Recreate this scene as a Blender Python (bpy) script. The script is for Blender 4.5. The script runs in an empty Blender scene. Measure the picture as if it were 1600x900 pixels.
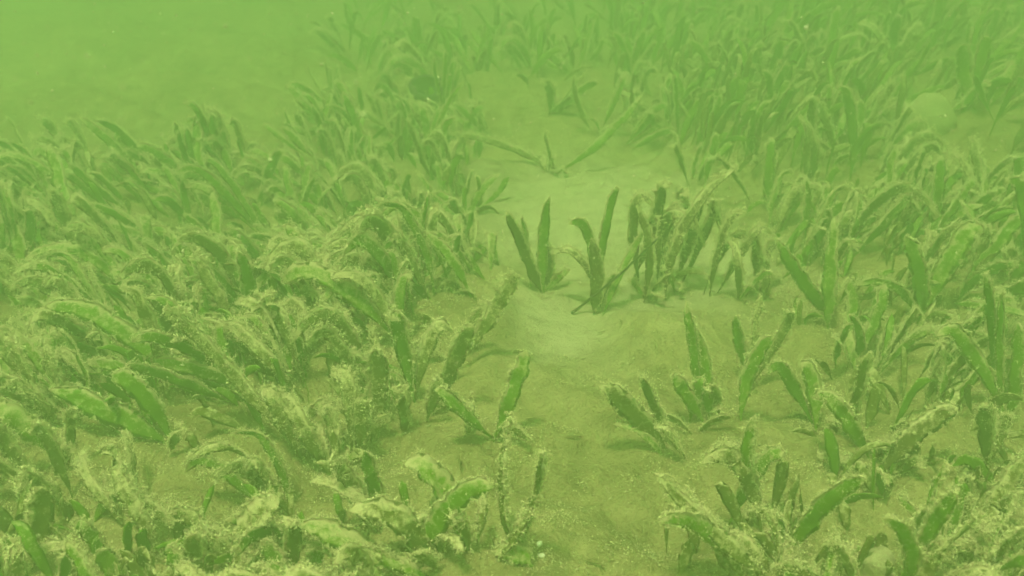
import bpy, math, random
import numpy as np
from mathutils import Vector

random.seed(11)
RNG = np.random.default_rng(11)
S = bpy.context.scene
C = S.collection
R = math.radians

# ------------------------------------------------------------------ camera
CAM = np.array((0.0, 0.0, 0.42))
PITCH = 25.0          # degrees below the horizon
HFOV = 50.0
cam_d = bpy.data.cameras.new('camera')
cam_d.sensor_width = 36.0
cam_d.angle = R(HFOV)
cam_d.clip_start = 0.01
cam_d.clip_end = 60.0
cam_d.dof.use_dof = True
cam_d.dof.focus_distance = 0.80
cam_d.dof.aperture_fstop = 13.0
cam = bpy.data.objects.new('camera', cam_d)
cam.location = CAM
cam.rotation_euler = (R(90 - PITCH), 0, 0)
C.objects.link(cam)
S.camera = cam

# ------------------------------------------------------------------ daylight
# the light that reaches the bottom has come down through green water
SUN_EL, SUN_AZ = 72.0, -150.0     # azimuth from +Y (away from the camera), towards +X
WATER_TINT = (1.0, 0.99, 0.55)
world = bpy.data.worlds.new('World')
S.world = world
world.use_nodes = True
wn = world.node_tree
wn.nodes.clear()
sky = wn.nodes.new('ShaderNodeTexSky')
sky.sky_type = 'NISHITA'
sky.sun_disc = False
sky.sun_elevation = R(SUN_EL)
sky.sun_rotation = R(SUN_AZ)
tint = wn.nodes.new('ShaderNodeMixRGB')
tint.blend_type = 'MULTIPLY'
tint.inputs[0].default_value = 1.0
tint.inputs[2].default_value = (1.0, 0.78, 0.31, 1)
bg = wn.nodes.new('ShaderNodeBackground')
bg.inputs['Strength'].default_value = 0.05
wo = wn.nodes.new('ShaderNodeOutputWorld')
wn.links.new(sky.outputs[0], tint.inputs[1])
wn.links.new(tint.outputs[0], bg.inputs['Color'])
wn.links.new(bg.outputs[0], wo.inputs['Surface'])

sun_d = bpy.data.lights.new('sun', 'SUN')
sun_d.energy = 4.8
sun_d.angle = R(7)
sun_d.color = WATER_TINT
sun = bpy.data.objects.new('sun', sun_d)
d = Vector((math.sin(R(SUN_AZ)) * math.cos(R(SUN_EL)), math.cos(R(SUN_AZ)) * math.cos(R(SUN_EL)), math.sin(R(SUN_EL))))
sun.rotation_euler = d.to_track_quat('Z', 'Y').to_euler()
sun.location = (0, 0, 4)
C.objects.link(sun)

S.view_settings.view_transform = 'Standard'
S.view_settings.look = 'None'
S.view_settings.gamma = 1.0
S.view_settings.use_curve_mapping = False
S.view_settings.exposure = 0.95
S.render.engine = 'CYCLES'
S.cycles.use_denoising = True
S.cycles.max_bounces = 4
S.cycles.diffuse_bounces = 2
S.cycles.transmission_bounces = 4
S.cycles.volume_bounces = 2
S.cycles.sample_clamp_indirect = 4.0
S.cycles.use_adaptive_sampling = True
S.cycles.adaptive_threshold = 0.05
S.cycles.caustics_reflective = False
S.cycles.caustics_refractive = False

HAZE_DENSITY = 0.90
HAZE_COLOR = (0.595, 0.915, 0.56)


# ------------------------------------------------------------------ small helpers
def tag(o, label=None, cat=None, group=None, kind=None):
    if label: o['label'] = label
    if cat: o['category'] = cat
    if group: o['group'] = group
    if kind: o['kind'] = kind
    return o


def mesh_of(name, verts, faces_list, mat, smooth=False, attr=None):
    """faces_list: list of (n,k) integer arrays."""
    me = bpy.data.meshes.new(name)
    verts = np.asarray(verts, np.float32)
    me.vertices.add(len(verts))
    me.vertices.foreach_set('co', verts.ravel())
    faces_list = [np.asarray(f, np.int32) for f in faces_list if len(f)]
    loops = np.concatenate([f.ravel() for f in faces_list])
    tot = np.concatenate([np.full(len(f), f.shape[1], np.int32) for f in faces_list])
    start = np.concatenate([[0], np.cumsum(tot)[:-1]]).astype(np.int32)
    me.loops.add(len(loops))
    me.loops.foreach_set('vertex_index', loops)
    me.polygons.add(len(tot))
    me.polygons.foreach_set('loop_start', start)
    if smooth:
        me.polygons.foreach_set('use_smooth', np.ones(len(tot), bool))
    me.update(calc_edges=True)
    if attr is not None:
        a = me.attributes.new(attr[0], 'FLOAT', 'POINT')
        a.data.foreach_set('value', np.asarray(attr[1], np.float32))
    me.materials.append(mat)
    return me


def link(name, me, parent=None):
    o = bpy.data.objects.new(name, me)
    C.objects.link(o)
    o.parent = parent
    return o


def empty(name, loc):
    o = bpy.data.objects.new(name, None)
    o.empty_display_size = 0.01
    o.location = loc
    C.objects.link(o)
    return o


def sstep(a, b, x):
    t = np.clip((x - a) / (b - a), 0, 1)
    return t * t * (3 - 2 * t)


def unit(v):
    v = np.asarray(v, float)
    return v / (np.linalg.norm(v, axis=-1, keepdims=True) + 1e-12)


# ------------------------------------------------------------------ materials
def new_mat(name):
    m = bpy.data.materials.new(name)
    m.use_nodes = True
    nt = m.node_tree
    nt.nodes.clear()
    out = nt.nodes.new('ShaderNodeOutputMaterial')
    return m, nt, out


def N(nt, typ, **kw):
    n = nt.nodes.new(typ)
    for k, v in kw.items():
        setattr(n, k, v)
    return n


def noise(nt, coord, scale, detail=3.0, rough=0.6):
    n = N(nt, 'ShaderNodeTexNoise')
    n.inputs['Scale'].default_value = scale
    n.inputs['Detail'].default_value = detail
    n.inputs['Roughness'].default_value = rough
    nt.links.new(coord, n.inputs['Vector'])
    return n.outputs['Fac']


def ramp(nt, fac, stops):
    r = N(nt, 'ShaderNodeValToRGB')
    el = r.color_ramp.elements
    while len(el) < len(stops):
        el.new(0.5)
    for e, (p, c) in zip(el, stops):
        e.position = p
        e.color = (c[0], c[1], c[2], 1)
    nt.links.new(fac, r.inputs['Fac'])
    return r.outputs['Color']


def mixc(nt, fac, a, b):
    m = N(nt, 'ShaderNodeMixRGB')
    for i, v in ((0, fac), (1, a), (2, b)):
        if isinstance(v, bpy.types.NodeSocket):
            nt.links.new(v, m.inputs[i])
        elif i == 0:
            m.inputs[0].default_value = v
        else:
            m.inputs[i].default_value = (v[0], v[1], v[2], 1)
    return m.outputs[0]


def math_n(nt, op, a, b=0.0):
    m = N(nt, 'ShaderNodeMath', operation=op)
    for i, v in ((0, a), (1, b)):
        if isinstance(v, bpy.types.NodeSocket):
            nt.links.new(v, m.inputs[i])
        else:
            m.inputs[i].default_value = v
    return m.outputs[0]


def bump(nt, h, strength, dist):
    b = N(nt, 'ShaderNodeBump')
    b.inputs['Strength'].default_value = strength
    b.inputs['Distance'].default_value = dist
    nt.links.new(h, b.inputs['Height'])
    return b.outputs['Normal']


SILT_A, SILT_B = (0.60, 0.54, 0.32), (0.84, 0.78, 0.53)


def blade_material(name, lo, hi, silt_amount, transl):
    m, nt, out = new_mat(name)
    tc = N(nt, 'ShaderNodeTexCoord').outputs['Object']
    oi = N(nt, 'ShaderNodeObjectInfo').outputs['Random']
    n1 = noise(nt, tc, 90, 3)
    base = mixc(nt, math_n(nt, 'ADD', math_n(nt, 'MULTIPLY', n1, 0.55), math_n(nt, 'MULTIPLY', oi, 0.45)), lo, hi)
    # silt dust: patchy, and thicker where the blade faces up
    n2 = noise(nt, tc, 240, 4, 0.7)
    geo = N(nt, 'ShaderNodeNewGeometry')
    sep = N(nt, 'ShaderNodeSeparateXYZ')
    nt.links.new(geo.outputs['Normal'], sep.inputs[0])
    upw = math_n(nt, 'MULTIPLY', math_n(nt, 'MAXIMUM', sep.outputs['Z'], 0.0), 0.22)
    rim = N(nt, 'ShaderNodeAttribute', attribute_name='rim').outputs['Fac']
    upw = math_n(nt, 'ADD', upw, math_n(nt, 'MULTIPLY', rim, 0.50))
    f = math_n(nt, 'ADD', math_n(nt, 'ADD', n2, upw), math_n(nt, 'MULTIPLY', oi, 0.10))
    mr = N(nt, 'ShaderNodeMapRange')
    mr.inputs['From Min'].default_value = 0.95 - silt_amount
    mr.inputs['From Max'].default_value = 1.18 - silt_amount
    nt.links.new(f, mr.inputs['Value'])
    col = mixc(nt, mr.outputs[0], base, mixc(nt, n1, SILT_A, SILT_B))
    p = N(nt, 'ShaderNodeBsdfPrincipled')
    nt.links.new(col, p.inputs['Base Color'])
    p.inputs['Roughness'].default_value = 0.75
    p.inputs['Specular IOR Level'].default_value = 0.1
    nt.links.new(bump(nt, n2, 0.6, 0.0012), p.inputs['Normal'])
    t = N(nt, 'ShaderNodeBsdfTranslucent')
    nt.links.new(col, t.inputs['Color'])
    mx = N(nt, 'ShaderNodeMixShader')
    mx.inputs[0].default_value = transl
    nt.links.new(p.outputs[0], mx.inputs[1])
    nt.links.new(t.outputs[0], mx.inputs[2])
    nt.links.new(mx.outputs[0], out.inputs['Surface'])
    return m


def plain_material(name, a, b, scale, rough=0.9, bscale=None, bdist=0.001, coord='Object'):
    m, nt, out = new_mat(name)
    tc = N(nt, 'ShaderNodeTexCoord').outputs[coord]
    n1 = noise(nt, tc, scale, 4, 0.65)
    p = N(nt, 'ShaderNodeBsdfPrincipled')
    nt.links.new(ramp(nt, n1, [(0.3, a), (0.7, b)]), p.inputs['Base Color'])
    p.inputs['Roughness'].default_value = rough
    p.inputs['Specular IOR Level'].default_value = 0.15
    if bscale:
        nt.links.new(bump(nt, noise(nt, tc, bscale, 4, 0.7), 0.8, bdist), p.inputs['Normal'])
    nt.links.new(p.outputs[0], out.inputs['Surface'])
    return m


M_GREEN = blade_material('blade_green', (0.120, 0.275, 0.012), (0.270, 0.450, 0.030), 0.30, 0.54)
M_DULL = blade_material('blade_silted', (0.115, 0.135, 0.026), (0.225, 0.225, 0.062), 0.33, 0.40)
M_BROWN = blade_material('blade_dead', (0.060, 0.052, 0.016), (0.135, 0.105, 0.036), 0.26, 0.30)
M_SILT = plain_material('silt', SILT_A, SILT_B, 160, 1.0)
M_TWIG = plain_material('twig_bark', (0.030, 0.030, 0.018), (0.075, 0.070, 0.04), 300, 0.8, 900, 0.0004)
M_PALE_LUMP = plain_material('pale_lump', (0.27, 0.25, 0.15), (0.42, 0.39, 0.25), 160, 0.95, 400, 0.003)  # the pebble, and the lump added for a blurred fleck
M_BLOB = plain_material('pale_blob', (0.27, 0.28, 0.14), (0.38, 0.37, 0.21), 90, 0.95, 400, 0.002)  # pale tone of the added oval disc
M_SCRAP = plain_material('dead_scrap', (0.07, 0.065, 0.03), (0.22, 0.19, 0.09), 60, 0.95)
M_SHELL = plain_material('shell_white', (0.72, 0.70, 0.62), (0.85, 0.83, 0.76), 300, 0.6)
M_CUP = plain_material('dark_shell', (0.045, 0.055, 0.045), (0.10, 0.11, 0.085), 200, 0.7, 500, 0.0006)
M_SNOW = plain_material('drifting_fleck', (0.60, 0.58, 0.42), (0.78, 0.76, 0.60), 50, 1.0)
M_GRAIN = plain_material('sand_grain', (0.11, 0.095, 0.05), (0.72, 0.67, 0.48), 420, 1.0, coord='Object')


def seabed_material():
    m, nt, out = new_mat('silty_sand')
    tc = N(nt, 'ShaderNodeTexCoord').outputs['Object']
    nA = noise(nt, tc, 7, 4, 0.6)
    nB = noise(nt, tc, 60, 4, 0.65)
    nC = noise(nt, tc, 420, 3, 0.7)
    silt = ramp(nt, math_n(nt, 'ADD', math_n(nt, 'MULTIPLY', nA, 0.5), math_n(nt, 'MULTIPLY', nB, 0.5)),
                [(0.34, (0.160, 0.135, 0.066)), (0.64, (0.43, 0.375, 0.200))])
    grit = ramp(nt, nC, [(0.32, (0.42, 0.40, 0.36)), (0.52, (1, 1, 1)), (0.72, (1.0, 1.0, 1.0))])
    mul = N(nt, 'ShaderNodeMixRGB', blend_type='MULTIPLY')
    mul.inputs[0].default_value = 0.75
    nt.links.new(silt, mul.inputs[1])
    nt.links.new(grit, mul.inputs[2])
    at = N(nt, 'ShaderNodeAttribute', attribute_name='clean')
    pale = ramp(nt, nB, [(0.3, (0.40, 0.37, 0.25)), (0.7, (0.60, 0.56, 0.40))])
    col = mixc(nt, at.outputs['Fac'], mul.outputs[0], pale)
    p = N(nt, 'ShaderNodeBsdfPrincipled')
    nt.links.new(col, p.inputs['Base Color'])
    p.inputs['Roughness'].default_value = 1.0
    p.inputs['Specular IOR Level'].default_value = 0.05
    h = math_n(nt, 'ADD', math_n(nt, 'MULTIPLY', nC, 0.35), nB)
    nt.links.new(bump(nt, h, 1.0, 0.010), p.inputs['Normal'])
    nt.links.new(p.outputs[0], out.inputs['Surface'])
    return m


M_SEABED = seabed_material()

# ------------------------------------------------------------------ terrain
_w = np.random.default_rng(5)
_WAVES = []
for lam, amp in ((0.55, 0.010), (0.30, 0.006), (0.16, 0.0040), (0.085, 0.0034), (0.045, 0.0022), (0.024, 0.0013)):
    for k in range(7):
        a = _w.uniform(0, 2 * math.pi)
        l = lam * _w.uniform(0.75, 1.3)
        _WAVES.append((2 * math.pi / l * math.cos(a), 2 * math.pi / l * math.sin(a), _w.uniform(0, 6.28), amp / 2.2))

_WA = np.array(_WAVES)
_p, _c, _s = R(PITCH), math.cos(R(PITCH)), math.sin(R(PITCH))
FOC = 800.0 / math.tan(R(HFOV / 2))


def ray(px, py):
    x, yv = (px - 800) / FOC, (450 - py) / FOC
    return np.array((x, _c + yv * _s, -_s + yv * _c))


def flat_hit(px, py):
    dd = ray(px, py)
    t = CAM[2] / -dd[2]
    return CAM + dd * t


_HOL = [flat_hit(880, 500), flat_hit(1010, 440), flat_hit(1110, 415), flat_hit(910, 330)]


def hollow(x, y):
    h = 0
    for q, (sx, sy) in zip(_HOL, ((0.060, 0.10), (0.09, 0.10), (0.085, 0.09), (0.14, 0.22))):
        h = np.maximum(h, np.exp(-(((x - q[0]) / sx) ** 2 + ((y - q[1]) / sy) ** 2)))
    return h


def gz(x, y):
    x = np.asarray(x, float); y = np.asarray(y, float)
    z = 0.05 * sstep(0.05, 0.7, x) * sstep(0.75, 1.5, y)
    z = z + 0.03 * sstep(0.0, 0.7, -x) * sstep(0.5, 0.9, y) * (1 - sstep(0.95, 1.25, y))
    z = z - 0.008 * sstep(0.02, 1.0, hollow(x, y))
    near = 1 - 0.55 * sstep(0.25, 0.7, hollow(x, y))
    if x.size == 1:
        return z + float((_WA[:, 3] * np.sin(_WA[:, 0] * float(x.ravel()[0]) + _WA[:, 1] * float(y.ravel()[0]) + _WA[:, 2])).sum()) * near
    w = 0
    for kx, ky, ph, a in _WAVES:
        w = w + a * np.sin(kx * x + ky * y + ph)
    return z + w * near


def ground(px, py):
    dd = ray(px, py)
    t = CAM[2] / -dd[2]
    for _ in range(14):
        q = CAM + dd * t
        t += 0.7 * (q[2] - float(gz(q[0], q[1]))) / -dd[2]
    return CAM + dd * t


def at_depth(px, py, y):
    dd = ray(px, py)
    return CAM + dd * (y - CAM[1]) / dd[1]


def axis(lo, f0, f1, hi, step):
    fine = np.arange(f0, f1, step)
    up, s = [f1], step
    while up[-1] < hi:
        s *= 1.22
        up.append(up[-1] + s)
    dn, s = [f0], step
    while dn[-1] > lo:
        s *= 1.22
        dn.append(dn[-1] - s)
    return np.array(dn[:0:-1] + list(fine) + up)


gx = axis(-8, -0.80, 0.80, 8, 0.0048)
gy = axis(-3, 0.35, 1.75, 10, 0.0052)
XX, YY = np.meshgrid(gx, gy)
ZZ = gz(XX, YY)
nx, ny = len(gx), len(gy)
vid = np.arange(nx * ny).reshape(ny, nx)
quads = np.stack([vid[:-1, :-1], vid[:-1, 1:], vid[1:, 1:], vid[1:, :-1]], -1).reshape(-1, 4)
clean = 0.80 * sstep(0.02, 1.1, hollow(XX, YY) + 0.08 * np.sin(XX * 70 + np.sin(YY * 45) * 2) + 0.05 * np.sin(XX * 160 + YY * 120))
sb = link('seabed', mesh_of('seabed', np.stack([XX, YY, ZZ], -1).reshape(-1, 3), [quads], M_SEABED, True, ('clean', clean.ravel())))
tag(sb, 'silty greenish sand of the sea floor', kind='structure')

# ------------------------------------------------------------------ the murky water
hb = 8.9
x0, x1, y0, y1, z0, z1 = gx[0] - .5, gx[-1] + .5, gy[0] - .5, gy[-1] + .5, -1.3, 0.95
hv = [(x0, y0, z0), (x1, y0, z0), (x1, y1, z0), (x0, y1, z0), (x0, y0, z1), (x1, y0, z1), (x1, y1, z1), (x0, y1, z1)]
hf = [(0, 3, 2, 1), (4, 5, 6, 7), (0, 1, 5, 4), (1, 2, 6, 5), (2, 3, 7, 6), (3, 0, 4, 7)]
m, nt, out = new_mat('murky_water')
pv = N(nt, 'ShaderNodeVolumePrincipled')
pv.inputs['Color'].default_value = (*HAZE_COLOR, 1)
pv.inputs['Density'].default_value = HAZE_DENSITY
pv.inputs['Density Attribute'].default_value = ''
pv.inputs['Anisotropy'].default_value = 0.6
pv.inputs['Absorption Color'].default_value = (0, 0, 0, 1)
nt.links.new(pv.outputs[0], out.inputs['Volume'])
tag(link('haze', mesh_of('haze', hv, [np.array(hf)], m)), 'murky green water full of fine silt', kind='stuff')


# ------------------------------------------------------------------ granules (silt flecks, grains)
TET = np.array([(1, 1, 1), (1, -1, -1), (-1, 1, -1), (-1, -1, 1)], float) / 1.7
TETF = np.array([(0, 1, 2), (0, 3, 1), (0, 2, 3), (1, 3, 2)])


def granules(cen, size, rng, aniso=1.6):
    n = len(cen)
    A = rng.normal(size=(n, 3, 3)) * 0.55
    ax = rng.integers(0, 3, n)
    A[np.arange(n), ax, :] *= aniso
    v = np.einsum('kj,njl->nkl', TET, A) * np.asarray(size).reshape(-1, 1, 1) * 0.5 + np.asarray(cen)[:, None, :]
    f = (TETF[None] + 4 * np.arange(n)[:, None, None]).reshape(-1, 3)
    return v.reshape(-1, 3), f


def filaments(cen, dirs, length, width, rng):
    n = len(cen)
    side = unit(np.cross(dirs, rng.normal(size=(n, 3)))) * np.asarray(width).reshape(-1, 1)
    tip = cen + dirs * np.asarray(length).reshape(-1, 1) + rng.normal(size=(n, 3)) * 0.0006
    v = np.stack([cen - side, cen + side, tip], 1).reshape(-1, 3)
    f = np.arange(3 * n).reshape(-1, 3)
    return v, f


# ------------------------------------------------------------------ a blade and the silt that clings to it
def wobble(rng, t, k=5, f=9):
    r = np.zeros_like(t)
    for i in range(k):
        r += np.sin(t * rng.uniform(2, f) * 3.0 + rng.uniform(0, 6.28)) / (1 + 0.4 * i)
    return r / 2.0


def blade_meshes(p0, p2, bend, width, fuzz, facing, rng, hook=0.0, n=22, detail=1.0, mat=None, bare=False, sway=0.11):
    """p0, p2 in plant space; bend lifts the middle (share of the length); facing = wished normal."""
    p0 = np.asarray(p0, float); p2 = np.asarray(p2, float)
    L = np.linalg.norm(p2 - p0)
    mid = (p0 + p2) / 2
    up = np.array((0, 0, 1.0))
    c1 = mid + up * L * bend + rng.normal(size=3) * sway * L
    t = np.linspace(0, 1, n)[:, None]
    pts = (1 - t) ** 2 * p0 + 2 * t * (1 - t) * c1 + t * t * p2
    hk = np.clip((t - 0.72) / 0.28, 0, 1) ** 2
    horiz = unit(np.array((p2[0] - p0[0], p2[1] - p0[1], 0)) + 1e-6)
    pts = pts + hk * hook * L * (0.35 * horiz - up)
    pts = pts + (wobble(rng, t[:, 0])[:, None] * 0.012 * L) * unit(np.cross(p2 - p0, up) + 1e-6) * np.sin(t * math.pi)
    tan = unit(np.gradient(pts, axis=0))
    fac = unit(facing)
    tw = rng.uniform(-0.4, 0.4)
    w = np.cross(tan, fac)
    w = unit(w + 1e-6)
    nr = unit(np.cross(w, tan))
    ang = (tw * (t - 0.2))
    w, nr = w * np.cos(ang) + nr * np.sin(ang), nr * np.cos(ang) - w * np.sin(ang)
    tt = t[:, 0]
    prof = 0.14 + 0.86 * sstep(0.04, 0.36, tt)
    tipc = rng.uniform(0.70, 0.80)
    tipc -= rng.uniform(0, 0.22)
    k = np.clip((tt - tipc) / (1.0 - tipc), 0, 0.995)
    prof *= (1 - k ** rng.uniform(1.7, 2.6)) ** rng.uniform(0.5, 0.72)
    half = width * 0.5 * prof
    hl = half * (1 + 0.14 * wobble(rng, tt, 5, 14))
    hr = half * (1 + 0.14 * wobble(rng, tt, 5, 14))
    hl = hl * (1 + rng.normal(0, 0.055, n)); hr = hr * (1 + rng.normal(0, 0.055, n))
    us = np.array((-1, -0.5, 0, 0.5, 1, 0.5, 0, -0.5))
    th = np.array((0, 0.8, 1, 0.8, 0, -0.8, -1, -0.8)) * 0.00022
    cup = rng.uniform(-0.25, 0.25)
    ruff = 0.09 * width * wobble(rng, tt, 4, 16)
    V = np.zeros((n, 8, 3))
    for j, u in enumerate(us):
        h = hl if u < 0 else hr
        off = (u * h)[:, None] * w
        dz = (cup * half * u * u + ruff * u * abs(u) * (1 if u > 0 else -0.6) + th[j])[:, None] * nr
        V[:, j] = pts + off + dz
    idx = np.arange(n * 8).reshape(n, 8)
    q = np.stack([idx[:-1], np.roll(idx[:-1], -1, 1), np.roll(idx[1:], -1, 1), idx[1:]], -1).reshape(-1, 4)
    caps = np.array([idx[0][::-1], idx[-1]])
    if bare:
        return V.reshape(-1, 3), q
    sg = -1.0 if float(np.mean(w[:, 2])) < 0 else 1.0
    ev = np.interp(us * sg, (-1, 0, 0.5, 1), (0.25, 0.0, 0.25, 1.0))
    edge_at = np.maximum(ev[None, :] * sstep(0.1, 0.4, tt)[:, None], 0.9 * sstep(0.86, 1.0, tt)[:, None] + 0 * ev[None, :]) * (0.45 + 0.55 * fuzz)
    me = mesh_of('blade', V.reshape(-1, 3), [q, caps], mat, True, ('rim', edge_at.ravel()))
    # silt along the edges, mostly the upper edge and the tip
    ng = int((340 + 800 * fuzz) * detail * np.clip(L / 0.07, 0.6, 2.0))
    upper_left = float(np.mean(w[:, 2])) < 0
    T = np.clip(1 - np.abs(rng.normal(0, 0.42, ng)), 0.10, 1.0)
    T = np.where(rng.random(ng) < 0.5, rng.uniform(0.14, 1.0, ng), T)
    fi = T * (n - 1)
    i0 = np.clip(fi.astype(int), 0, n - 2)
    fr = (fi - i0)[:, None]
    def lerp(a):
        return a[i0] * (1 - fr) + a[i0 + 1] * fr
    P, W, NR = lerp(pts), lerp(w), lerp(nr)
    HL, HR = lerp(hl[:, None]), lerp(hr[:, None])
    edge = rng.random(ng) < (0.90 - 0.45 * max(0, fuzz - 0.4))
    ul = np.where(rng.random(ng) < 0.88, upper_left, not upper_left)
    sgn = np.where(ul, -1.0, 1.0)[:, None]
    H = np.where(ul[:, None], HL, HR)
    lump = np.clip(0.55 + 0.75 * wobble(rng, T, 6, 30), 0.05, 1.8)[:, None]
    out_r = np.abs(rng.normal(0, 1, (ng, 1))) * (0.0004 + 0.0013 * fuzz) * lump
    tipb = 1 + 1.0 * sstep(0.85, 1.0, T)[:, None]
    u = rng.uniform(-1, 1, (ng, 1))
    Ee = P + W * sgn * (H + out_r * tipb - 0.0004) + NR * rng.normal(0, 0.0007, (ng, 1)) + up * out_r * 0.5
    top = np.where(NR[:, 2:3] >= 0, 1.0, -1.0)
    Es = P + W * u * np.where(u < 0, HL, HR) + NR * top * (0.0003 + np.abs(rng.normal(0, 1, (ng, 1))) * 0.0010 * fuzz * lump)
    cen = np.where(edge[:, None], Ee, Es)
    size = rng.uniform(0.0006, 0.0015, ng) * (0.8 + 0.4 * fuzz) * np.where(rng.random(ng) < 0.04, 1.5, 1.0) * np.where(edge, 1.0, 0.75)
    # fluffy lumps that hang on the edge and the tip
    kc = int((2 + 9 * fuzz) * np.clip(L / 0.07, 0.6, 2.0))
    lum_c, lum_s = [], []
    for _ in range(kc):
        i = rng.integers(0, ng)
        if not edge[i] and fuzz < 0.8:
            continue
        m_ = rng.integers(16, 45)
        rr = rng.uniform(0.0005, 0.0009 + 0.0010 * fuzz)
        stretch = np.array((1, 1, 1)) * rr + np.abs(tan[i0[i]]) * rr * rng.uniform(0, 1.6)
        lum_c.append(cen[i] + rng.normal(size=(m_, 3)) * stretch)
        lum_s.append(rng.uniform(0.0005, 0.0012, m_))
    if lum_c:
        v1, f1 = granules(np.concatenate([cen] + lum_c), np.concatenate([size] + lum_s), rng, 1.1)
    else:
        v1, f1 = granules(cen, size, rng, 1.1)
    nf = int(ng * (0.05 + 0.10 * fuzz))
    sel = rng.integers(0, ng, nf)
    dirs = unit(W[sel] * sgn[sel] * 0.8 + rng.normal(size=(nf, 3)) * 0.6 + np.array((0, 0, 0.25)))
    v2, f2 = filaments(cen[sel], dirs, rng.uniform(0.0015, 0.0045, nf) * (0.6 + 0.7 * fuzz), rng.uniform(0.00010, 0.00022, nf), rng)
    me2 = mesh_of('silt_fringe', np.concatenate([v1, v2]), [np.concatenate([f1, f2 + len(v1)])], M_SILT)
    return me, me2


def add_blade(root, *a, **k):
    me, mf = blade_meshes(*a, **k)
    b = link('blade', me, root)
    s = link('silt_fringe', mf, b)
    s['kind'] = 'stuff'
    return b


# ------------------------------------------------------------------ plants one can point at
PLANTS = []     # ground positions already taken
CAT = 'seaweed'


def hero(label, base, blades, messy=False, group=None):
    """base: photo point where it leaves the sand; blades: (tip x, tip y, bend, width mm, silt 0-1, 'g'|'d'[, hook[, depth shift m]])"""
    g = ground(*base)
    g[2] = float(gz(g[0], g[1])) - 0.002
    root = empty('seaweed_plant', g)
    tag(root, label, CAT, group)
    PLANTS.append(g[:2])
    for i, b in enumerate(blades):
        tx, ty, bend, wmm, fz, kd = b[:6]
        hook = b[6] if len(b) > 6 else RNG.uniform(0, 0.06)
        dy = b[7] if len(b) > 7 else RNG.uniform(-0.012, 0.012)
        tip = at_depth(tx, ty, g[1] + dy)
        tip[2] = max(tip[2], float(gz(tip[0], tip[1])) + 0.006)
        bo = np.array((RNG.normal(0, .006), RNG.normal(0, .006), -0.0008)) * (2.4 if messy else 1.0) if wmm > 5 else np.zeros(3)
        face = unit(CAM - g) + RNG.normal(size=3) * 0.15 + np.array((0, 0, 0.15))
        add_blade(root, bo, tip - g, bend * 1.5, wmm * 0.82 / 1000, fz, face, RNG, hook=hook, mat={'g': M_GREEN, 'd': M_DULL, 'b': M_BROWN}[kd], sway=0.17 if messy else 0.11)
    for _ in range(RNG.integers(1, 4)):      # short and dying blades round the base
        az, el, ll = RNG.uniform(-3.14, 3.14), R(RNG.uniform(12, 65)), RNG.uniform(.022, .045)
        e = np.array((math.cos(az) * math.cos(el), math.sin(az) * math.cos(el), math.sin(el))) * ll
        bo = np.array((RNG.normal(0, .007), RNG.normal(0, .007), -0.001))
        add_blade(root, bo, bo + e, RNG.uniform(.1, .5), RNG.uniform(.005, .009), RNG.uniform(.6, 1), unit(CAM - g) + RNG.normal(size=3) * 0.4, RNG,
                  hook=RNG.uniform(0, .15), mat=M_GREEN if RNG.random() < .35 else M_DULL, detail=.8, n=14)
    return root


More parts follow.
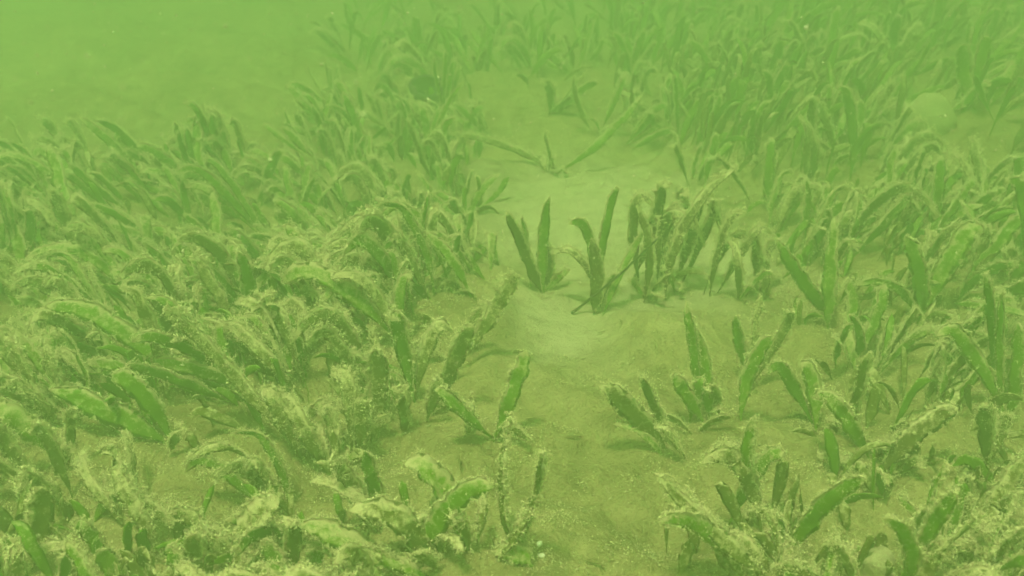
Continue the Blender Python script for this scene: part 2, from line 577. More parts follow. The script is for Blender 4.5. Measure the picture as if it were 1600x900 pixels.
HEROES = [
    # right foreground
    ('broad green blade reaching left from the bottom edge under two silted blades', (1200, 905),
     [(1034, 806, .10, 14, .5, 'g', .04, -.03), (1062, 770, .12, 12, .85, 'd'), (1026, 740, .10, 11, .75, 'd')]),
    ('clean green blade slanting up to the right beside a thin upright one', (1222, 885),
     [(1352, 742, .06, 13, .45, 'g', .02, -.03), (1206, 798, 0, 6, .6, 'g', 0), (1240, 845, .2, 8, .9, 'd')]),
    ('upright blade with a curled silty tip above the bottom right fan', (1178, 822),
     [(1222, 694, .10, 12, .6, 'g', .12), (1180, 648, 0, 9, .65, 'g', 0), (1105, 704, .25, 14, .9, 'd', .12)]),
    ('long olive silted blade leaning left over the edge of the sand path', (1062, 712),
     [(940, 600, .04, 19, .6, 'd'), (960, 660, .04, 7, .8, 'g'), (1002, 578, .05, 8, .7, 'd')]),
    ('clean green V of blades standing alone on the sandy slope right of centre', (1120, 650),
     [(1072, 470, .0, 10, .55, 'g', 0), (1090, 515, .02, 13, .25, 'g', 0), (1208, 518, .12, 12, .35, 'g', .05)]),
    ('small faded blade group just behind the clean green V', (1170, 595),
     [(1150, 492, .0, 10, .4, 'g', 0), (1190, 455, .1, 8, .8, 'd'), (1236, 482, .2, 9, .8, 'd')]),
    ('two short green blades forking below the clean green V', (1078, 668),
     [(1050, 585, .15, 12, .5, 'g', .05), (1100, 592, .1, 11, .5, 'g')]),
    ('pair of arched green blades right of the clean green V', (1280, 668),
     [(1206, 568, .28, 12, .4, 'g', .1), (1254, 560, .22, 15, .45, 'g', .1)]),
    ('single hooked blade with a thick white silt crest', (1352, 722),
     [(1280, 605, .26, 14, .8, 'g', .12)]),
    ('slim silt-topped blade standing upright on the right slope', (1362, 705),
     [(1360, 545, 0, 9, .8, 'd', .02)]),
    ('dark brown blade bent to the right above the shaded hollow', (1392, 742),
     [(1497, 634, .18, 17, .5, 'b'), (1272, 764, .15, 9, 1, 'd'), (1405, 660, .1, 14, .6, 'b')]),
    ('bright green three-bladed plant on the right slope behind the sand', (1290, 500),
     [(1213, 374, .04, 15, .3, 'g', 0), (1303, 340, 0, 14, .4, 'g', 0), (1337, 378, .3, 8, .85, 'd', .1)]),
    ('widest green blade of the right slope, raised to the right', (1436, 500),
     [(1534, 350, .12, 22, .4, 'g', .08), (1415, 365, .0, 16, .5, 'g'), (1338, 442, .25, 10, .7, 'g')]),
    ('cluster of tall narrow blades and one arched blade at the right edge', (1558, 655),
     [(1538, 427, .0, 9, .75, 'g', 0), (1564, 455, 0, 9, .6, 'g', 0), (1470, 516, .28, 15, .4, 'g', .05), (1592, 500, .05, 13, .5, 'g')]),
    ('stubby blade capped with a pale silt hook near the right edge', (1552, 735),
     [(1545, 620, .1, 12, 1, 'd', .1), (1575, 640, .2, 9, .9, 'd', .12)]),
    ('silty blade entering from the right edge low down', (1522, 800),
     [(1608, 704, .15, 14, .7, 'd'), (1510, 745, .05, 7, .9, 'd')]),
    ('thin knotted sprig slanting left in the lower right corner', (1482, 862),
     [(1402, 772, .08, 7, .7, 'g'), (1448, 800, .05, 5, .9, 'd')]),
    ('thin green shoot at the bottom edge left of the pale blob', (1308, 915),
     [(1303, 818, 0, 6, .7, 'g', 0), (1325, 850, .1, 5, .8, 'd')]),
    ('matted silt-covered tangle in the bottom right corner', (1560, 905),
     [(1520, 762, .1, 8, 1, 'd'), (1478, 842, .2, 10, 1, 'd'), (1590, 790, .1, 9, 1, 'd'), (1535, 830, .2, 11, 1, 'd'), (1610, 850, .1, 10, .9, 'g')], True),
    ('green blade tips poking in at the right edge above the tall narrow blades', (1605, 480),
     [(1570, 385, .15, 12, .8, 'd', .08), (1600, 405, .1, 13, .6, 'g'), (1585, 262, .1, 14, .5, 'g', .1)]),
    # centre
    ('two clean green blades in a V at the left rim of the sand path', (752, 690),
     [(823, 547, .05, 13, .3, 'g', 0), (682, 602, .16, 15, .4, 'g', .04)]),
    ('broad green blade leaning left behind its crossing partner by the sand path', (738, 858),
     [(634, 716, .20, 18, .5, 'g', .06, .01), (705, 800, .2, 9, .8, 'd', .1)]),
    ('broad green blade leaning right across its partner at the bottom of the sand path', (672, 872),
     [(767, 752, .16, 17, .4, 'g', .05, -.01), (655, 800, .1, 9, .8, 'd', .1)]),
    ('wide silt-edged blades leaning left beside the crossing pair', (668, 895),
     [(548, 788, .28, 19, .7, 'd', .06), (470, 812, .22, 17, .5, 'g', .06), (575, 868, .1, 9, .6, 'g')]),
    ('short upright blade with a fuzzy rounded top and a crusted one leaning on it', (588, 820),
     [(566, 704, .0, 12, .6, 'g', 0), (516, 714, .14, 13, 1, 'd', .05), (488, 742, .15, 11, .9, 'd', .1)]),
    ('thin beaded stalk rising alone from the sand path', (812, 868),
     [(798, 644, .0, 2.6, .55, 'g', 0, 0.0), (797, 655, .0, 4.5, .8, 'd', 0, 0.002), (845, 705, .12, 5, 1, 'd'), (830, 785, .2, 7, .9, 'd', .1), (775, 862, .2, 15, .5, 'g', .1)]),
    ('brown column-like blade beside the dark twig with green blades behind', (938, 484),
     [(924, 372, .0, 15, .6, 'b', 0, 0), (893, 338, .25, 12, .45, 'g', .08), (966, 292, .0, 10, .3, 'g', 0, .02), (1005, 362, .1, 8, .35, 'g', 0, .03), (865, 385, .4, 9, .9, 'b', .1)]),
    ('narrow faded blade right behind the dark twig', (1006, 468),
     [(994, 322, .0, 9, .5, 'b', 0), (1048, 428, .05, 5, .5, 'b')]),
    ('hazy blades in a loose fan at the near rim of the pale sand hollow', (842, 458),
     [(792, 326, .06, 12, .45, 'b', .03), (858, 303, .0, 12, .3, 'g', .02), (848, 378, .05, 18, .85, 'b'), (815, 335, 0, 6, .4, 'g')]),
    ('shaggy brown clump hung with silt over the pale sand', (1050, 458),
     [(1018, 296, .15, 11, 1, 'b', .14), (1042, 270, .05, 11, 1, 'b', .10), (1066, 280, .10, 12, 1, 'b', .14), (1092, 292, .15, 12, 1, 'b', .14), (1152, 252, .14, 12, 1, 'b', .03),
      (1098, 372, .75, 11, 1, 'b', .12), (1020, 360, .7, 10, 1, 'b', .12), (1124, 350, .6, 12, 1, 'b', .14), (1075, 330, .35, 13, 1, 'b', .16), (1112, 312, .3, 11, 1, 'b', .16)], True),
    ('ragged brown blades on thin stems right of the shaggy clump', (1138, 464),
     [(1160, 312, .10, 8, 1, 'b', .12), (1198, 342, .25, 9, 1, 'b', .16), (1142, 362, .1, 8, 1, 'b', .1), (1190, 400, 1.0, 8, 1, 'b', .1)], True),
    ('short dark silted stump between the shaggy clump and the right slope', (1185, 458),
     [(1175, 350, .10, 10, .9, 'b', .08), (1215, 368, .18, 10, 1, 'b', .14), (1195, 395, .1, 11, 1, 'b', .1)], True),
    # left
    ('long silt-caked blade arching from the upper left into the tangle', (468, 690),
     [(256, 477, .12, 12, 1, 'd', .02), (412, 598, .3, 14, 1, 'd', .1), (530, 632, .2, 11, 1, 'd', .08)]),
    ('broad clean green blade lying low to the left over shaded sand', (282, 690),
     [(78, 603, .16, 21, .35, 'g', .03), (176, 588, .2, 17, .3, 'g', .05)]),
    ('green blade cut off by the left edge above the dark shade', (98, 738),
     [(-25, 640, .12, 19, .35, 'g', .03), (108, 642, .35, 8, .75, 'd', .12)]),
    ('horizontal green blade with a frilly silt crest in mid meadow', (622, 535),
     [(445, 432, .26, 17, .65, 'g', .06), (520, 425, .2, 12, .9, 'd', .06), (640, 425, .2, 11, .6, 'g', .1)]),
    ('tall arched hoop of a blade near the centre of the meadow', (706, 455),
     [(590, 345, .55, 9, .55, 'g', .1), (645, 362, .25, 12, .6, 'g', .08)]),
    ('brown fuzzy blade leaning right over the sand at the meadow rim', (700, 560),
     [(806, 424, .06, 14, .9, 'd', .02), (760, 470, .1, 9, .8, 'd')]),
    ('rounded silt-crested hoop blade above the dark gap', (655, 632),
     [(700, 505, .35, 13, .9, 'd', .12), (620, 480, .24, 14, .85, 'g', .12)]),
    ('stiff fuzzy blade pointing up right above the dark gap', (672, 655),
     [(737, 507, .05, 15, .95, 'd', 0), (690, 590, .1, 10, .8, 'd')]),
    ('tallest crusted tangle of the left meadow, pale with silt', (578, 700),
     [(588, 535, .12, 18, 1, 'd', .08), (520, 575, .25, 14, 1, 'd', .1), (622, 600, .1, 12, 1, 'd', .1), (560, 610, .2, 15, 1, 'd', .12)], True),
    ('low fuzzy mass at the front of the left meadow', (512, 715),
     [(430, 612, .3, 14, 1, 'd', .12), (500, 640, .2, 12, 1, 'd', .12), (455, 660, .2, 11, 1, 'd', .1)], True),
    ('stepped pair of leaning blades left of the silt-caked blade', (262, 600),
     [(70, 472, .12, 19, .6, 'g', .04), (135, 562, .14, 13, .6, 'g', .04), (195, 440, .15, 12, .7, 'd', .08)]),
    ('blade with a bright bent tip in the left haze', (215, 470),
     [(40, 400, .25, 13, .6, 'g', .05), (100, 350, .25, 11, .8, 'd', .1), (140, 372, .3, 10, .6, 'g', .1)]),
    ('narrow green blade standing straight in the left meadow', (382, 520),
     [(372, 392, .0, 14, .4, 'g', 0), (300, 395, .2, 12, .7, 'd', .08)]),
    ('long leaning blades of the far left with hooked tips', (432, 395),
     [(288, 284, .14, 13, .75, 'g', .05), (318, 240, .12, 9, .6, 'g', .05), (280, 250, .2, 12, .5, 'g', .1)]),
    ('green blade folded over like an ear in the left haze', (410, 330),
     [(440, 226, .1, 13, .5, 'g', .1), (500, 285, .1, 13, .9, 'd', .1)]),
    # bottom left
    ('brown blade curving right in the bottom left corner', (28, 905),
     [(66, 758, .12, 17, .7, 'd', .03), (110, 850, .2, 9, .9, 'd', .1)]),
    ('small arched blade with a pale ridge on the bottom left sand', (200, 910),
     [(124, 822, .35, 11, .75, 'g', .12), (150, 862, .05, 14, .3, 'g')]),
    ('lone silted blade slanting left on the bare lower left sand', (282, 842),
     [(178, 728, .08, 12, .9, 'd', .02), (165, 765, .1, 9, 1, 'd', .05)]),
    ('two pale ridged blades meeting in a peak at the bottom edge', (330, 925),
     [(300, 830, .1, 15, .85, 'd', .03), (262, 850, .1, 11, .8, 'g')]),
    ('long crusted blade running down right from the pale peak', (425, 925),
     [(298, 832, .10, 14, .95, 'd', .02), (360, 830, .1, 10, .8, 'd')]),
    ('wide rounded dusty blade lying low beyond the pale peak', (355, 875),
     [(434, 777, .14, 24, .9, 'd', .05), (262, 795, .2, 13, .9, 'd', .08)]),
    ('green upright blades at the bottom edge below the dusty blade', (478, 920),
     [(408, 842, .1, 14, .6, 'g', .05), (445, 808, .1, 13, .95, 'd', .08), (500, 850, .1, 11, .6, 'g')]),
    # far
    ('long pale green blade leaning right in the far haze', (872, 268),
     [(1006, 145, .04, 12, .3, 'g', 0, .03)]),
    ('long pale fuzzy blade lying left in the far haze', (868, 265),
     [(700, 206, .14, 11, .95, 'd', .02, .02), (850, 205, 0, 5, .5, 'd', 0)]),
    ('faint V of blades behind the long pale blades', (934, 205),
     [(896, 118, .0, 9, .5, 'd', 0), (978, 116, .05, 9, .6, 'g'), (1000, 180, .2, 9, .7, 'd')]),
    ('bright green blades below the dark cup in the far haze', (676, 262),
     [(690, 165, .05, 15, .3, 'g'), (725, 128, .0, 8, .4, 'g', 0), (640, 148, .15, 15, .9, 'd', .1)]),
    ('far green blade with a brown rounded tip left of the dark cup', (592, 262),
     [(536, 142, .1, 14, .5, 'g', .06), (512, 160, .05, 8, .5, 'g')]),
    ('pale-rimmed blade bowed to the right in the top right haze', (1118, 138),
     [(1172, 58, .12, 15, .7, 'd', .05), (1135, 70, .1, 12, .5, 'g', .08), (1075, 60, .1, 12, .5, 'g')]),
    ('dense green blades with a pale bent one, left of the pale oval blob', (1318, 258),
     [(1312, 130, .05, 16, .5, 'g'), (1396, 122, .15, 12, .85, 'd', .05), (1268, 150, .1, 14, .9, 'd', .08), (1345, 150, .05, 14, .6, 'g')]),
    ('brightest green blades of the top right, above the pale oval blob', (1518, 178),
     [(1510, 62, .0, 22, .3, 'g'), (1545, 50, .1, 18, .35, 'g'), (1586, 98, .2, 16, .6, 'g', .08)]),
    ('crusted brown blades standing at the far end of the right slope', (1262, 300),
     [(1248, 180, .05, 12, .9, 'd'), (1270, 142, .05, 13, .9, 'd', .05), (1285, 230, .1, 11, .8, 'd')]),
    ('pale knotted blades right below the pale oval blob', (1545, 322),
     [(1520, 205, .1, 11, .9, 'd', .08), (1590, 236, .2, 14, .7, 'g', .1), (1490, 232, .1, 10, .9, 'd', .05)]),
    ('faint arching blades at the top edge, right of centre', (1392, 95),
     [(1408, 14, .1, 16, .5, 'g', .08), (1345, 28, .25, 14, .6, 'd', .1), (1440, 30, .1, 14, .6, 'd')]),
]
HANDLES = ['broad green bottom blade', 'clean slanting green blade', 'upright curl-tipped blade', 'long olive leaning blade', 'clean green V', 'small faded group behind the V', 'short forking pair', 'arched green pair', 'white-crested hooked blade', 'slim upright silted blade', 'dark brown bent blade', 'bright three-bladed plant', 'widest green blade', 'tall narrow right-edge cluster', 'silt-capped stubby blade', 'silty right-edge blade', 'thin knotted sprig', 'thin bottom shoot', 'bottom right silt tangle', 'right-edge blade tips', 'clean V at the path rim', 'left-leaning crossing blade', 'right-leaning crossing blade', 'wide silt-edged left-leaning blades', 'fuzzy-topped short blade', 'thin beaded stalk', 'brown column-like blade', 'narrow blade behind the twig', 'loose hazy fan', 'shaggy brown clump', 'ragged thin-stemmed brown blades', 'short dark stump', 'long silt-caked blade', 'low broad green blade', 'green left-edge blade', 'frilly-crested horizontal blade', 'tall arched hoop', 'brown rim blade', 'silt-crested hoop', 'stiff fuzzy blade', 'tallest crusted tangle', 'low fuzzy front mass', 'stepped leaning pair', 'bright bent-tip blade', 'straight narrow green blade', 'long hooked far-left blades', 'ear-like folded blade', 'brown corner blade', 'small arched ridge blade', 'lone slanting silted blade', 'pale ridged peak', 'long crusted bottom blade', 'wide dusty blade', 'green bottom-edge blades', 'long pale right-leaning blade', 'long pale fuzzy blade', 'faint far V', 'green blades below the dark cup', 'brown-tipped far blade', 'pale-rimmed bowed blade', 'dense green blades by the blob', 'brightest top right blades', 'crusted far slope blades', 'pale knotted blades', 'faint top-edge arches']
assert len(HANDLES) == len(HEROES)
for h in HEROES:
    hero(*h)

# ------------------------------------------------------------------ meadow plants that look alike: a few patterns, copied
def pattern(kind, rng):
    root = empty('seaweed_plant', (0, 0, 0))
    nb = {'lean': rng.integers(4, 7), 'upright': rng.integers(4, 7), 'hook': rng.integers(4, 7), 'caked': rng.integers(4, 7)}[kind]
    for i in range(nb):
        L = rng.uniform(0.048, 0.092)
        az = rng.normal(0, 0.45)
        if kind == 'lean':
            el, bend, hook, fz, mt = rng.uniform(28, 58), rng.uniform(.08, .30), rng.uniform(.0, .10), rng.uniform(.4, .85), M_GREEN
        elif kind == 'upright':
            el, bend, hook, fz, mt = rng.uniform(55, 86), rng.uniform(0, .10), rng.uniform(0, .10), rng.uniform(.4, .8), M_GREEN
            az = rng.uniform(-3.1, 3.1)
        elif kind == 'hook':
            el, bend, hook, fz, mt = rng.uniform(25, 65), rng.uniform(.25, .60), rng.uniform(.08, .18), rng.uniform(.6, 1), (M_GREEN if rng.random() < .6 else M_DULL)
        else:
            el, bend, hook, fz, mt = rng.uniform(20, 75), rng.uniform(.10, .55), rng.uniform(.05, .14), 1.0, M_DULL
            L *= 0.85
        if i and rng.random() < 0.2:
            mt = M_DULL
            fz = 1.0
        tip = np.array((math.cos(az) * math.cos(R(el)), math.sin(az) * math.cos(R(el)), math.sin(R(el)))) * L
        b0 = np.array((rng.uniform(-.010, .010), rng.uniform(-.010, .010), 0))
        face = np.array((0, -0.85, 0.4)) + rng.normal(size=3) * 0.35
        add_blade(root, b0, b0 + tip, bend, rng.uniform(.0065, .0120), fz, face, rng, hook=hook, detail=0.85, mat=mt)
    return root


KIDS = {}


def copy_tree(o):
    c = o.copy()
    C.objects.link(c)
    for b, f in KIDS[o.name]:
        cb = b.copy()
        C.objects.link(cb)
        cb.parent = c
        cf = f.copy()
        C.objects.link(cf)
        cf.parent = cb
    return c


PROTO = {k: [pattern(k, np.random.default_rng(100 + 17 * i + 7 * j)) for j in range(cnt)]
         for i, (k, cnt) in enumerate((('lean', 7), ('upright', 6), ('hook', 5), ('caked', 5)))}
for v in PROTO.values():
    for o in v:
        KIDS[o.name] = [(b, b.children[0]) for b in o.children]
FRESH = {o.name: True for v in PROTO.values() for o in v}

LOOK = {'lean': 'leaning green blades', 'upright': 'upright green blades', 'hook': 'droopy-tipped blades', 'caked': 'brown silt-caked blades'}
# place, photo box of the bases, how many, spacing m, lean (radians from +X), spread, mix of looks, mirrored facing
ZONES = [
    ('on the far left rim, fading into open water', (-80, 262, 490, 325), 30, .034, math.pi, .5, (6, 1, 3, 1)),
    ('in the dense left meadow', (-80, 325, 640, 575), 58, .036, math.pi, .5, (6, 1, 3, 2)),
    ('at the front of the left meadow above the shaded sand', (-80, 575, 640, 668), 20, .036, math.pi, .6, (4, 1, 3, 3)),
    ('along the bottom edge left of the sand path', (-60, 935, 600, 1020), 12, .036, math.pi, 1.0, (3, 2, 3, 3)),
    ('on the lower left sand', (-40, 790, 560, 935), 14, .042, math.pi, 1.0, (2, 1, 4, 5)),
    ('behind the centre of the meadow, in thin haze', (470, 170, 770, 470), 32, .040, 2.4, .9, (4, 4, 3, 2)),
    ('in the faint far haze at top centre', (520, 40, 1010, 200), 18, .065, 1.5, 1.2, (2, 4, 2, 2)),
    ('in the hazy meadow at top right', (960, 40, 1690, 290), 46, .050, 0.6, .9, (3, 6, 3, 3)),
    ('on the right slope behind the widest green blade', (1190, 290, 1690, 470), 26, .042, 0.4, .9, (3, 4, 3, 4)),
    ('on the right slope between the tall narrow blades and the sand', (1300, 500, 1690, 720), 14, .046, 0.4, 1.0, (2, 2, 2, 4)),
    ('along the bottom edge right of the sand path', (1400, 900, 1690, 1010), 12, .036, 0.6, 1.2, (3, 3, 3, 3)),
]
BARE = [[(770, 470), (850, 395), (905, 300), (1010, 300), (1030, 330), (1190, 400), (1215, 470), (1300, 505), (1240, 545), (1180, 700), (1080, 800), (1000, 1010), (830, 1010), (810, 880), (770, 740), (820, 640), (800, 560)],
        [(0, 150), (470, 150), (480, 262), (0, 262)],
        [(170, 680), (470, 700), (470, 780), (300, 800), (180, 760)],
        [(-80, 500), (55, 500), (50, 650), (-80, 640)],
        [(690, 222), (1060, 235), (1040, 300), (900, 300), (800, 330), (735, 320)],
        [(1385, 185), (1515, 185), (1510, 300), (1400, 300)]]


def inside(poly, x, y):
    r = False
    for (xa, ya), (xb, yb) in zip(poly, poly[1:] + poly[:1]):
        if (ya > y) != (yb > y) and x < (xb - xa) * (y - ya) / (yb - ya) + xa:
            r = not r
    return r


LABELS = {}
k_group = {'lean': 'leaning plants', 'upright': 'upright plants', 'hook': 'bent-over plants', 'caked': 'silt-caked plants'}
frng = np.random.default_rng(77)
n_fill = 0
for place, box, want, gap, lean, spread, mix in ZONES:
    got = tries = 0
    while got < want and tries < want * 30:
        tries += 1
        px, py = frng.uniform(box[0], box[2]), frng.uniform(box[1], box[3])
        if any(inside(p, px, py) for p in BARE):
            continue
        g = flat_hit(px, py)
        if ((np.array(PLANTS) - g[:2]) ** 2).sum(1).min() < gap * gap:
            continue
        g = ground(px, py)
        PLANTS.append(g[:2])
        k = ('lean', 'upright', 'hook', 'caked')[frng.choice(4, p=np.array(mix) / sum(mix))]
        pr = PROTO[k][frng.integers(len(PROTO[k]))]
        if FRESH.pop(pr.name, None):
            o = pr
        else:
            o = copy_tree(pr)
        o.location = (g[0], g[1], float(gz(g[0], g[1])) - 0.003)
        # mirrored, not turned, so that the broad faces stay towards the light and the open side
        mir = frng.random() < 0.5 + 0.5 * math.copysign(min(1, abs(math.cos(lean)) * 2.2), -math.cos(lean))
        s = frng.uniform(0.8, 1.15)
        o.rotation_euler = (frng.normal(0, .10), frng.normal(0, .10), frng.uniform(-spread, spread))
        o.scale = (-s if mir else s, s, s * frng.uniform(.9, 1.15))
        # say which one: by the nearest plant one can point at, and the side of it
        ds = [math.hypot(px - h[1][0], (py - h[1][1]) * 1.6) for h in HEROES]
        hi = int(np.argmin(ds))
        dx, dyp = px - HEROES[hi][1][0], (py - HEROES[hi][1][1]) * 1.6
        side = ('right' if dx > 0 else 'left')
        near = ds[hi] < 90
        if abs(dx) > 2 * abs(dyp):
            rel = ('just ' if near else 'well ') + side + ' of'
        elif abs(dyp) > 2 * abs(dx):
            rel = ('close ' if near else 'far ') + ('before' if dyp > 0 else 'behind')
        else:
            rel = ('close ' if near else 'farther ') + ('before' if dyp > 0 else 'behind') + ' and ' + side + ' of'
        lab = '%s %s the %s' % (LOOK[k], rel, HANDLES[hi])
        used = LABELS.setdefault(lab, [])
        used.append(o)
        tag(o, lab, CAT, k_group[k] + ' ' + place)
        got += 1
        n_fill += 1
for lab, objs in LABELS.items():      # twins: tell them apart by depth, then by side
    if len(objs) == 1:
        continue
    if len(objs) == 2:
        objs.sort(key=lambda o: o.location.y)
        words = ['nearer', 'farther']
    else:
        objs.sort(key=lambda o: o.location.x / o.location.y)
        n_ = len(objs)
        words = ['leftmost'] + [('second', 'third', 'fourth', 'fifth', 'sixth', 'seventh', 'eighth', 'ninth', 'tenth', 'eleventh', 'twelfth', 'thirteenth', 'fourteenth', 'fifteenth')[i] + ' from left' for i in range(n_ - 2)] + ['rightmost']
    for w_, o in zip(words, objs):
        o['label'] = w_ + ' ' + lab
for v in PROTO.values():            # patterns never placed
    for o in v:
        if FRESH.get(o.name):
            for b in list(o.children):
                for s in list(b.children):
                    bpy.data.objects.remove(s)
                bpy.data.objects.remove(b)
            bpy.data.objects.remove(o)
print('plants', len(HEROES), n_fill)

# ------------------------------------------------------------------ the meadow beyond, one mass in the murk
mrng = np.random.default_rng(9)


def shoots(name, label, cat, boxes, lo, hi, mat, wlo=.006, whi=.012, crest=16, n=9):
    """countless small blades in one object, with a little silt on their tips; boxes: (photo box of the bases, count, lean x)"""
    mv, mf, off, cc, ss = [], [], 0, [], []
    for box, cnt, lean in boxes:
        k = 0
        while k < cnt:
            px, py = mrng.uniform(box[0], box[2]), mrng.uniform(box[1], box[3])
            k += 1
            if any(inside(p, px, py) for p in BARE):
                continue
            q = flat_hit(px, py)
            q = q + np.array((*mrng.normal(0, .012, 2), 0))
            z = float(gz(q[0], q[1])) - 0.002
            L, el = mrng.uniform(lo, hi), R(mrng.uniform(28, 84))
            az = mrng.normal(0 if lean > 0 else math.pi, 0.9) if lean else mrng.uniform(-3.14, 3.14)
            tip = np.array((math.cos(az) * math.cos(el), math.sin(az) * math.cos(el), math.sin(el))) * L
            v, f = blade_meshes(np.zeros(3), tip, mrng.uniform(0, .45), mrng.uniform(wlo, whi), 0.5, np.array((0, -.9, .4)) + mrng.normal(size=3) * .4, mrng,
                                n=n, bare=True, hook=mrng.uniform(0, .12))
            v = v + np.array((q[0], q[1], z))
            mv.append(v); mf.append(f + off); off += len(v)
            pick = v[mrng.integers(int(len(v) * .45), len(v), crest)] + mrng.normal(0, .0007, (crest, 3))
            cc.append(pick); ss.append(mrng.uniform(.0006, .0016, crest))
    o = tag(link(name, mesh_of(name, np.concatenate(mv), [np.concatenate(mf)], mat, True)), label, cat, kind='stuff')
    v, f = granules(np.concatenate(cc), np.concatenate(ss), mrng, 1.1)
    tag(link('silt_fringe', mesh_of('silt_fringe', v, [f], M_SILT), o), kind='stuff')


shoots('far_meadow', 'meadow of seaweed fading into the murk far behind', 'seaweed meadow',
       [((540, -40, 1010, 140), 110, 0), ((950, -60, 1700, 120), 330, 1), ((1050, 110, 1700, 280), 140, 1)], .05, .10, M_GREEN)
shoots('silted_meadow', 'brownish silted seaweed filling the hazy top right', 'seaweed meadow',
       [((560, 20, 1010, 160), 50, 0), ((950, -20, 1700, 120), 150, 1), ((1050, 110, 1700, 285), 260, 1), ((1000, 120, 1230, 215), 50, 0)], .04, .085, M_DULL, .005, .011, 30)
shoots('undergrowth', 'short silted shoots crowding the ground between the taller plants', 'seaweed',
       [((-80, 290, 640, 680), 180, -1), ((-60, 760, 600, 960), 60, 0), ((480, 180, 760, 480), 60, 0), ((1200, 300, 1680, 520), 110, 1), ((1300, 520, 1680, 930), 60, 0), ((1060, 780, 1300, 940), 16, 0)],
       .018, .050, M_DULL, .004, .009, 18)
shoots('green_undergrowth', 'short fresh green shoots showing between the taller plants', 'seaweed',
       [((-80, 290, 640, 680), 330, -1), ((-60, 800, 600, 960), 30, 0), ((480, 180, 760, 480), 110, 0), ((1200, 300, 1680, 520), 90, 1), ((1300, 520, 1680, 930), 30, 0)],
       .022, .058, M_GREEN, .004, .009, 10)

# ------------------------------------------------------------------ loose silt tufts among the plants, grains on the sand
trng = np.random.default_rng(21)
cc, ss = [], []
for q in PLANTS:
    for _ in range(3):
        c = q + trng.normal(0, .013, 2)
        k = trng.integers(30, 80)
        r = trng.uniform(.004, .011)
        p = c + trng.normal(0, r, (k, 2))
        hgt = np.abs(trng.normal(0, 1, k)) * r * 0.45 * np.exp(-((p - c) ** 2).sum(1) / (2 * r * r))
        cc.append(np.column_stack([p, gz(p[:, 0], p[:, 1]) + hgt + 0.0003]))
        ss.append(trng.uniform(.0005, .0014, k))
for box, cnt in (((1180, 440, 1640, 900), 90), ((-40, 640, 640, 920), 70), ((760, 560, 1100, 900), 22)):
    for _ in range(cnt):
        q = flat_hit(trng.uniform(box[0], box[2]), trng.uniform(box[1], box[3]))
        k = trng.integers(60, 170)
        r = trng.uniform(.004, .012)
        sq = np.array((r * trng.uniform(.6, 1.8), r * trng.uniform(.4, 1.0)))
        p = q[:2] + trng.normal(0, 1, (k, 2)) * sq
        hgt = np.abs(trng.normal(0, 1, k)) * r * 0.4 * np.exp(-(((p - q[:2]) / sq) ** 2).sum(1) / 2)
        cc.append(np.column_stack([p, gz(p[:, 0], p[:, 1]) + hgt]))
        ss.append(trng.uniform(.0005, .0014, k))
v, f = granules(np.concatenate(cc), np.concatenate(ss), trng, 2.0)
tag(link('silt_tufts', mesh_of('silt_tufts', v, [f], M_SILT)), 'loose fluffy silt settled between the plants', 'silt', kind='stuff')

gp = []
while len(gp) < 24000:
    px, py = trng.uniform(-50, 1650), trng.uniform(380, 960)
    q = flat_hit(px, py)
    gp.append((q[0] + trng.normal(0, .004), q[1] + trng.normal(0, .004)))
gp = np.array(gp)
gs = trng.uniform(.0005, .0015, len(gp)) * np.where(trng.random(len(gp)) < .03, 2.0, 1.0)
v, f = granules(np.column_stack([gp, gz(gp[:, 0], gp[:, 1]) + gs * 0.15]), gs, trng, 1.2)
tag(link('sand_grains', mesh_of('sand_grains', v, [f], M_GRAIN)), 'coarse grains and crumbs on the sand', 'sand', kind='stuff')

lv, lf, off = [], [], 0
for _ in range(130):
    q = flat_hit(trng.uniform(-40, 1640), trng.uniform(430, 930))
    L_, az = trng.uniform(.004, .016), trng.uniform(0, 6.28)
    tip = np.array((math.cos(az), math.sin(az), trng.uniform(-.05, .25))) * L_
    v, f = blade_meshes(np.zeros(3), tip, trng.uniform(0, .2), trng.uniform(.0006, .0018), .5, np.array((0, 0, 1.0)) + trng.normal(size=3) * .4, trng, n=6, bare=True)
    lv.append(v + np.array((q[0], q[1], float(gz(q[0], q[1])) + 0.0008))); lf.append(f + off); off += len(v)
tag(link('leaf_litter', mesh_of('leaf_litter', np.concatenate(lv), [np.concatenate(lf)], M_SCRAP, True)), 'scraps of dead blades strewn on the sand', 'litter', kind='stuff')

# ------------------------------------------------------------------ drifting flecks in the water
dp, ds = [], []
while len(dp) < 3200:
    px, py, y = trng.uniform(0, 1600), trng.uniform(0, 900), trng.uniform(.28, 1.3)
    p = at_depth(px, py, y)
    if p[2] > float(gz(p[0], p[1])) + 0.006:
        dp.append(p)
        ds.append(trng.uniform(.0006, .0017) * (0.4 + 0.8 * y))
v, f = granules(np.array(dp), np.array(ds), trng, 1.2)
tag(link('drifting_flecks', mesh_of('drifting_flecks', v, [f], M_SNOW)), 'pale flecks of silt drifting in the water', 'silt', kind='stuff')


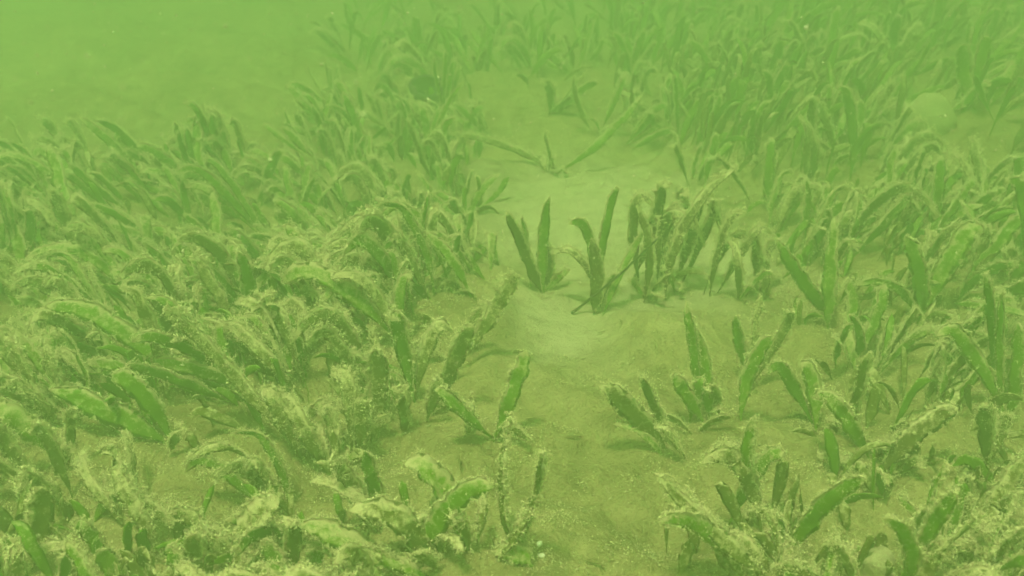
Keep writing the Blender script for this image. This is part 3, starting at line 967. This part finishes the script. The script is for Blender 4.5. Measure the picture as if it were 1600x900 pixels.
# ------------------------------------------------------------------ twig, pale blur blobs, pebble, shell bits, cup
def tube(name, pts, radii, mat, sides=7, parent=None, lumps=0.12, rng=trng):
    pts = np.asarray(pts, float)
    n = len(pts)
    tan = unit(np.gradient(pts, axis=0))
    a = unit(np.cross(tan, np.array((0.1, 0.9, 0.3))))
    b = np.cross(tan, a)
    V = []
    for i in range(n):
        for j in range(sides):
            th = 2 * math.pi * j / sides
            r = radii[i] * (1 + rng.normal(0, lumps))
            V.append(pts[i] + r * (math.cos(th) * a[i] + math.sin(th) * b[i]))
    idx = np.arange(n * sides).reshape(n, sides)
    q = np.stack([idx[:-1], np.roll(idx[:-1], -1, 1), np.roll(idx[1:], -1, 1), idx[1:]], -1).reshape(-1, 4)
    return link(name, mesh_of(name, V, [q, np.array([idx[0][::-1], idx[-1]])], mat, True), parent)


g = ground(893, 491)
a = g + np.array((0, 0, 0.001))
b = at_depth(1026, 374, g[1] - 0.022)
ts = np.linspace(0, 1, 22)[:, None]
tp = a + (b - a) * ts + np.array((0, 0, -0.003)) * np.sin(ts * math.pi) + trng.normal(0, .00025, (22, 3))
tw = tube('twig', tp - a, np.linspace(.0012, .0008, 22), M_TWIG)
tw.location = a
tag(tw, 'thin dark bare twig slanting over the pale sand', 'twig')
kn = tube('twig_knot', [tp[6] - a + np.array((0, 0, .0003)), tp[6] - a + np.array((.002, 0, .003)), tp[6] - a + np.array((.003, 0, .006))], [.0005, .0004, .0002], M_TWIG, parent=tw)


def lump_mesh(name, rx, ry, rz, mat, seed, flat=0.0, rough=0.05):
    rng = np.random.default_rng(seed)
    nu, nv = 28, 16
    V = []
    ph = rng.uniform(0, 6.28, 8)
    for i in range(nv + 1):
        th = math.pi * i / nv
        for j in range(nu):
            a = 2 * math.pi * j / nu
            x, y, z = math.sin(th) * math.cos(a), math.sin(th) * math.sin(a), math.cos(th)
            k = 1 + rough * (math.sin(3 * x + ph[0]) + math.sin(4 * y + ph[1]) + math.sin(5 * z + ph[2]) + 0.5 * math.sin(9 * x + 7 * y + ph[3]) + 0.4 * math.sin(11 * z - 8 * y + ph[4]))
            e = 1 - flat
            V.append((rx * k * math.copysign(abs(x) ** e, x), ry * k * math.copysign(abs(y) ** e, y), rz * k * math.copysign(abs(z) ** e, z)))
    idx = np.arange((nv + 1) * nu).reshape(nv + 1, nu)
    q = np.stack([idx[:-1], idx[1:], np.roll(idx[1:], -1, 1), np.roll(idx[:-1], -1, 1)], -1).reshape(-1, 4)
    return mesh_of(name, V, [q], mat, True)


def blob(name, label, px, py, rx, ry, rz, seed, mat=M_PALE_LUMP, cat='blob', sink=0.25, rot=(0, 0, 0), flat=0.0, group=None, rough=0.05):
    g = ground(px, py)
    o = link(name, lump_mesh(name, rx, ry, rz, mat, seed, flat, rough))
    o.location = (g[0], g[1], float(gz(g[0], g[1])) + rz * (1 - sink))
    o.rotation_euler = rot
    return tag(o, label, cat, group)


blob('blob', 'pale rounded out-of-focus blob at the bottom edge', 1366, 908, .0088, .009, .012, 3, flat=.15, sink=.3, rough=.09)  # solid lump added in place of an out-of-focus drifting fleck
blob('blob', 'pale out-of-focus oval blob among the hazy plants at upper right', 1450, 214, .034, .007, .027, 8, M_BLOB, sink=.12, rot=(-.35, .2, 0.1))  # made-up solid disc in place of a pale out-of-focus blur
blob('pebble', 'small pale crumb beside the thin knotted sprig', 1426, 826, .0045, .0042, .004, 15, sink=.2, cat='pebble', rough=.1)
blob('shell_fragment', 'white shell chip nearest the bottom edge on the sand path', 846, 869, .0023, .0016, .0009, 5, M_SHELL, 'shell', .2, (.2, .3, .4))
blob('shell_fragment', 'white shell chip just behind the nearest one on the sand path', 843, 851, .0020, .0016, .0010, 6, M_SHELL, 'shell', .2, (.1, -.3, 1.0))

# dark open cup in the far haze: a shell standing on its back
g = ground(668, 178)
nu, nv = 30, 9
V = []
for lay, k in ((0, 1.0), (1, 0.86)):
    for i in range(nv):
        th = math.pi * (1.0 - 0.62 * i / (nv - 1))
        for j in range(nu):
            a = 2 * math.pi * j / nu
            rim = 1 + (0.12 * math.sin(3 * a + .6) + 0.07 * math.sin(5 * a)) * (i / (nv - 1))
            V.append((.024 * k * math.sin(th) * math.cos(a) * rim, .020 * k * math.sin(th) * math.sin(a), .026 * k * math.cos(th) * (1 if i < nv - 1 else rim) + .026))
idx = np.arange(2 * nv * nu).reshape(2, nv, nu)
def strip(A, flip):
    q = np.stack([A[:-1], np.roll(A[:-1], -1, 1), np.roll(A[1:], -1, 1), A[1:]], -1).reshape(-1, 4)
    return q[:, ::-1] if flip else q
q = np.concatenate([strip(idx[0], True), strip(idx[1], False), strip(np.stack([idx[0, -1], idx[1, -1]]), True)])
cup = link('dark_cup', mesh_of('dark_cup', V, [q], M_CUP, True))
cup.location = (g[0], g[1], float(gz(g[0], g[1])) + 0.012)
cup.rotation_euler = (R(35), 0, R(8))
tag(cup, 'dark open cup shape in the far haze above the green blades', 'shell')
